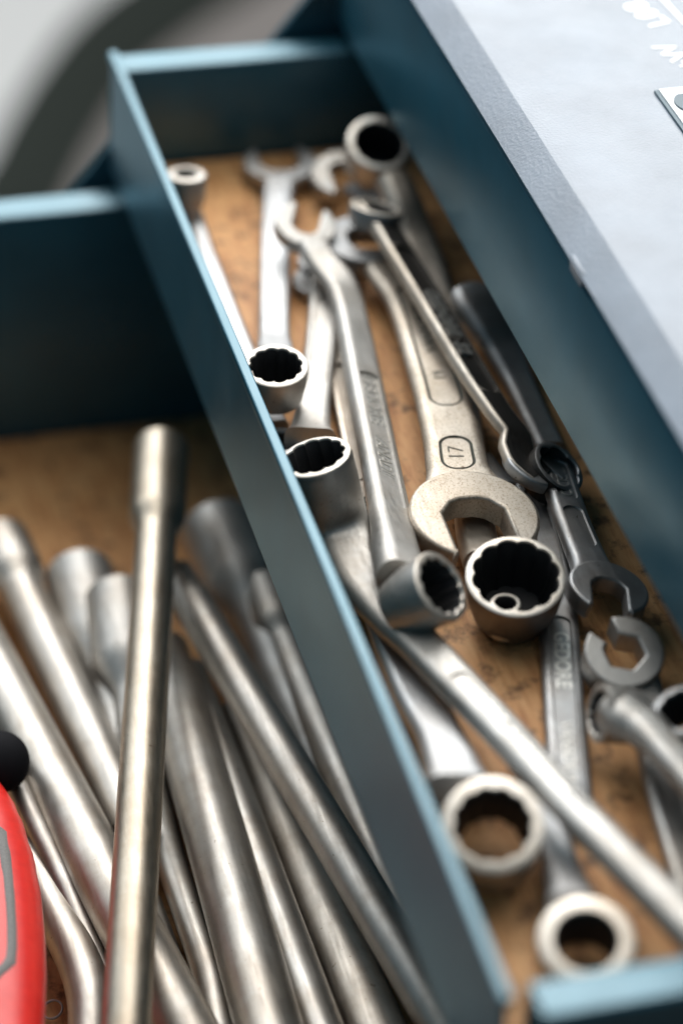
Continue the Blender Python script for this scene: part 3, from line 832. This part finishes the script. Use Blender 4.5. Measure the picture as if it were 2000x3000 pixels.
sock('narrow tube wrench between the thick bright one and the slanting one', 432, 1545, -.152, 762, 2430, -.142, .0074, .0074, .01, M_TUBE)
sock('brownish tube wrench low in the pile under the slanting slender one', 552, 1640, -.160, 890, 2430, -.148, .0096, .0100, .01, M_WARM)
# bent wrenches
t = wrench('thin bent tube wrench curving down at the front beside the top wrench', V(430, 2100, FL))
tube(t, [(V(330, 1700, -.158), .0052), (V(380, 1930, -.156), .0054), (V(430, 2090, -.154), .0054), (V(480, 2240, -.152), .0056), (V(505, 2380, -.150), .0058), (V(515, 2480, -.150), .0058)], M_TUBE)
t = wrench('short bright tube wrench lowest beneath the top wrench at the front', V(380, 2280, FL))
tube(t, [(V(330, 2080, -.160), .0066), (V(390, 2260, -.160), .0068), (V(440, 2440, -.160), .0068)], M_TUBE)
t = wrench('elbowed bright tube wrench beside the red handle at lower left', V(180, 2200, FL))
tube(t, [(V(60, 1960, -.152), .0072), (V(120, 2085, -.150), .0072), (V(178, 2200, -.148), .0074), (V(205, 2280, -.148), .0076), (V(212, 2360, -.150), .0078), (V(205, 2480, -.152), .0078)], M_TUBE)
t = wrench('thin dark rod between the elbowed tube wrench and the broad bright one', V(160, 2000, FL), 'steel_rod', 'rod')
tube(t, [(V(30, 1790, -.140), .0040), (V(110, 1950, -.144), .0040), (V(200, 2150, -.148), .0040), (V(300, 2370, -.152), .0040)], M_TUBED)

# red handle with grey inlay at the left edge
t = thing('tool_handle', V(30, 2150, -.165), 'red plastic tool handle with grey inlay cut off by the left frame edge', 'handle')
def ell(pts, ht):
    """closed outline in plan (pixel points at one height) turned into a domed body"""
    return pts
zr = -.130
# outline right side of the handle, mirrored about its axis
ax_a, ax_b = V(-62, 1760, zr), V(-40, 2560, zr)
right = [(-20, 1780), (8, 1815), (38, 1862), (62, 1925), (84, 2000), (98, 2080), (105, 2160), (108, 2240), (106, 2310), (100, 2400), (88, 2500)]
axd = (ax_b - ax_a).normalized()
stn = []
for (x, y) in right:
    p = V(x, y, zr); s = (p - ax_a).dot(axd); c = ax_a + axd * s; stn.append((c, (p - c).length))
rt_dir = axd.cross(Z).normalized()
if rt_dir.dot(R_) < 0: rt_dir = -rt_dir
def hprof(i):
    c, wd = st2[i]; out = []
    for k in range(40):
        a_ = 2 * math.pi * k / 40; ca, sa = math.cos(a_), math.sin(a_)
        x_ = wd * math.copysign(abs(ca) ** .8, ca); z_ = min(.016, wd * .62) * math.copysign(abs(sa) ** .8, sa)
        out.append(c + rt_dir * x_ + Z * z_)
    return out
st2 = catmull([(stn[0][0] - axd * .004, .0015)] + stn, .004)
v, f = sweep_profile(hprof, st2)
hd = mesh_obj('handle_body', v, f, M_RED, t, 50); fix_normals(hd)
# grey inlay: raised band following the outline
def on_handle(x, y):
    p = V(x, y, zr)
    for _ in range(3):
        s = (p - ax_a).dot(axd); c = ax_a + axd * s
        best = min(st2, key=lambda q: (q[0] - c).length); wd = best[1]
        u_ = max(-.99, min(.99, (p - c).dot(rt_dir) / wd))
        ca = abs(u_) ** (1 / .8); z_ = min(.016, wd * .62) * (max(0, 1 - ca * ca) ** .5) ** .8
        p = V(x, y, zr + z_)
    return p
outer = [(-30, 1880), (0, 1893), (18, 1905), (26, 1950), (33, 2010), (38, 2070), (42, 2130), (43, 2180), (40, 2215), (20, 2232), (0, 2252), (-30, 2275)]
innr = [(-30, 1935), (-10, 1945), (-2, 1960), (2, 1995), (8, 2040), (12, 2085), (14, 2130), (14, 2165), (11, 2195), (2, 2212), (-14, 2222), (-30, 2232)]
vs = []; fs = []
for a_, b_ in zip(outer, innr):
    for k in range(5):
        x = a_[0] + (b_[0] - a_[0]) * k / 4; y = a_[1] + (b_[1] - a_[1]) * k / 4
        vs.append(on_handle(x, y) + Z * (.0006 if 0 < k < 4 else -.0004))
for i in range(len(outer) - 1):
    for k in range(4): fs.append((i * 5 + k, i * 5 + k + 1, (i + 1) * 5 + k + 1, (i + 1) * 5 + k))
o = mesh_obj('grip_inlay', vs, fs, M_GREYRUB, t, 60); fix_normals(o)
# black rounded end of another tool above it
t = thing('black_knob', V(10, 1740, -.165), 'black rounded knob above the red handle at the left edge', 'knob')
kc = V(0, 1750, -.128)
rings = []
for i in range(17):
    ph = math.pi * i / 16 - math.pi / 2
    rr = .0106 * max(.02, math.cos(ph)); hh = .0085 * math.sin(ph)
    rings.append([kc + R_ * rr * 1.0 * math.cos(2 * math.pi * k / 32) + (U_ * .98 - B_ * .1) * rr * 1.05 * math.sin(2 * math.pi * k / 32) + B_ * hh for k in range(32)])
v, f = sweep_profile(lambda i: rings[i], rings); fix_normals(mesh_obj('knob_head', v, f, M_BLACK, t, 60))
tube(t, [(kc - R_ * .001 - B_ * .006, .0078), (V(-60, 1700, -.150), .0080), (V(-160, 1640, -.155), .0080)], M_BLACK, 'knob_stem')
# small split key ring
t = thing('key_ring', V(122, 2322, FL), 'tiny steel split ring lying right of the red handle', 'ring')
kr = V(122, 2320, -.1675); na = facing(.75, -.3, .9); xx = na.cross(Vector((0, 1, 0))).normalized(); yy = na.cross(xx)
rings = []
for i in range(61):
    a_ = 4 * math.pi * i / 60 * .93
    cd_ = (xx * math.cos(a_) + yy * math.sin(a_)); c = kr + cd_ * .0034 + na * (.0006 * i / 60)
    rings.append([c + (cd_ * math.cos(2 * math.pi * k / 8) + na * math.sin(2 * math.pi * k / 8)) * .00035 for k in range(8)])
v, f = sweep_profile(lambda i: rings[i], rings); fix_normals(mesh_obj('wire_ring', v, f, M_BRIGHT, t, 60))
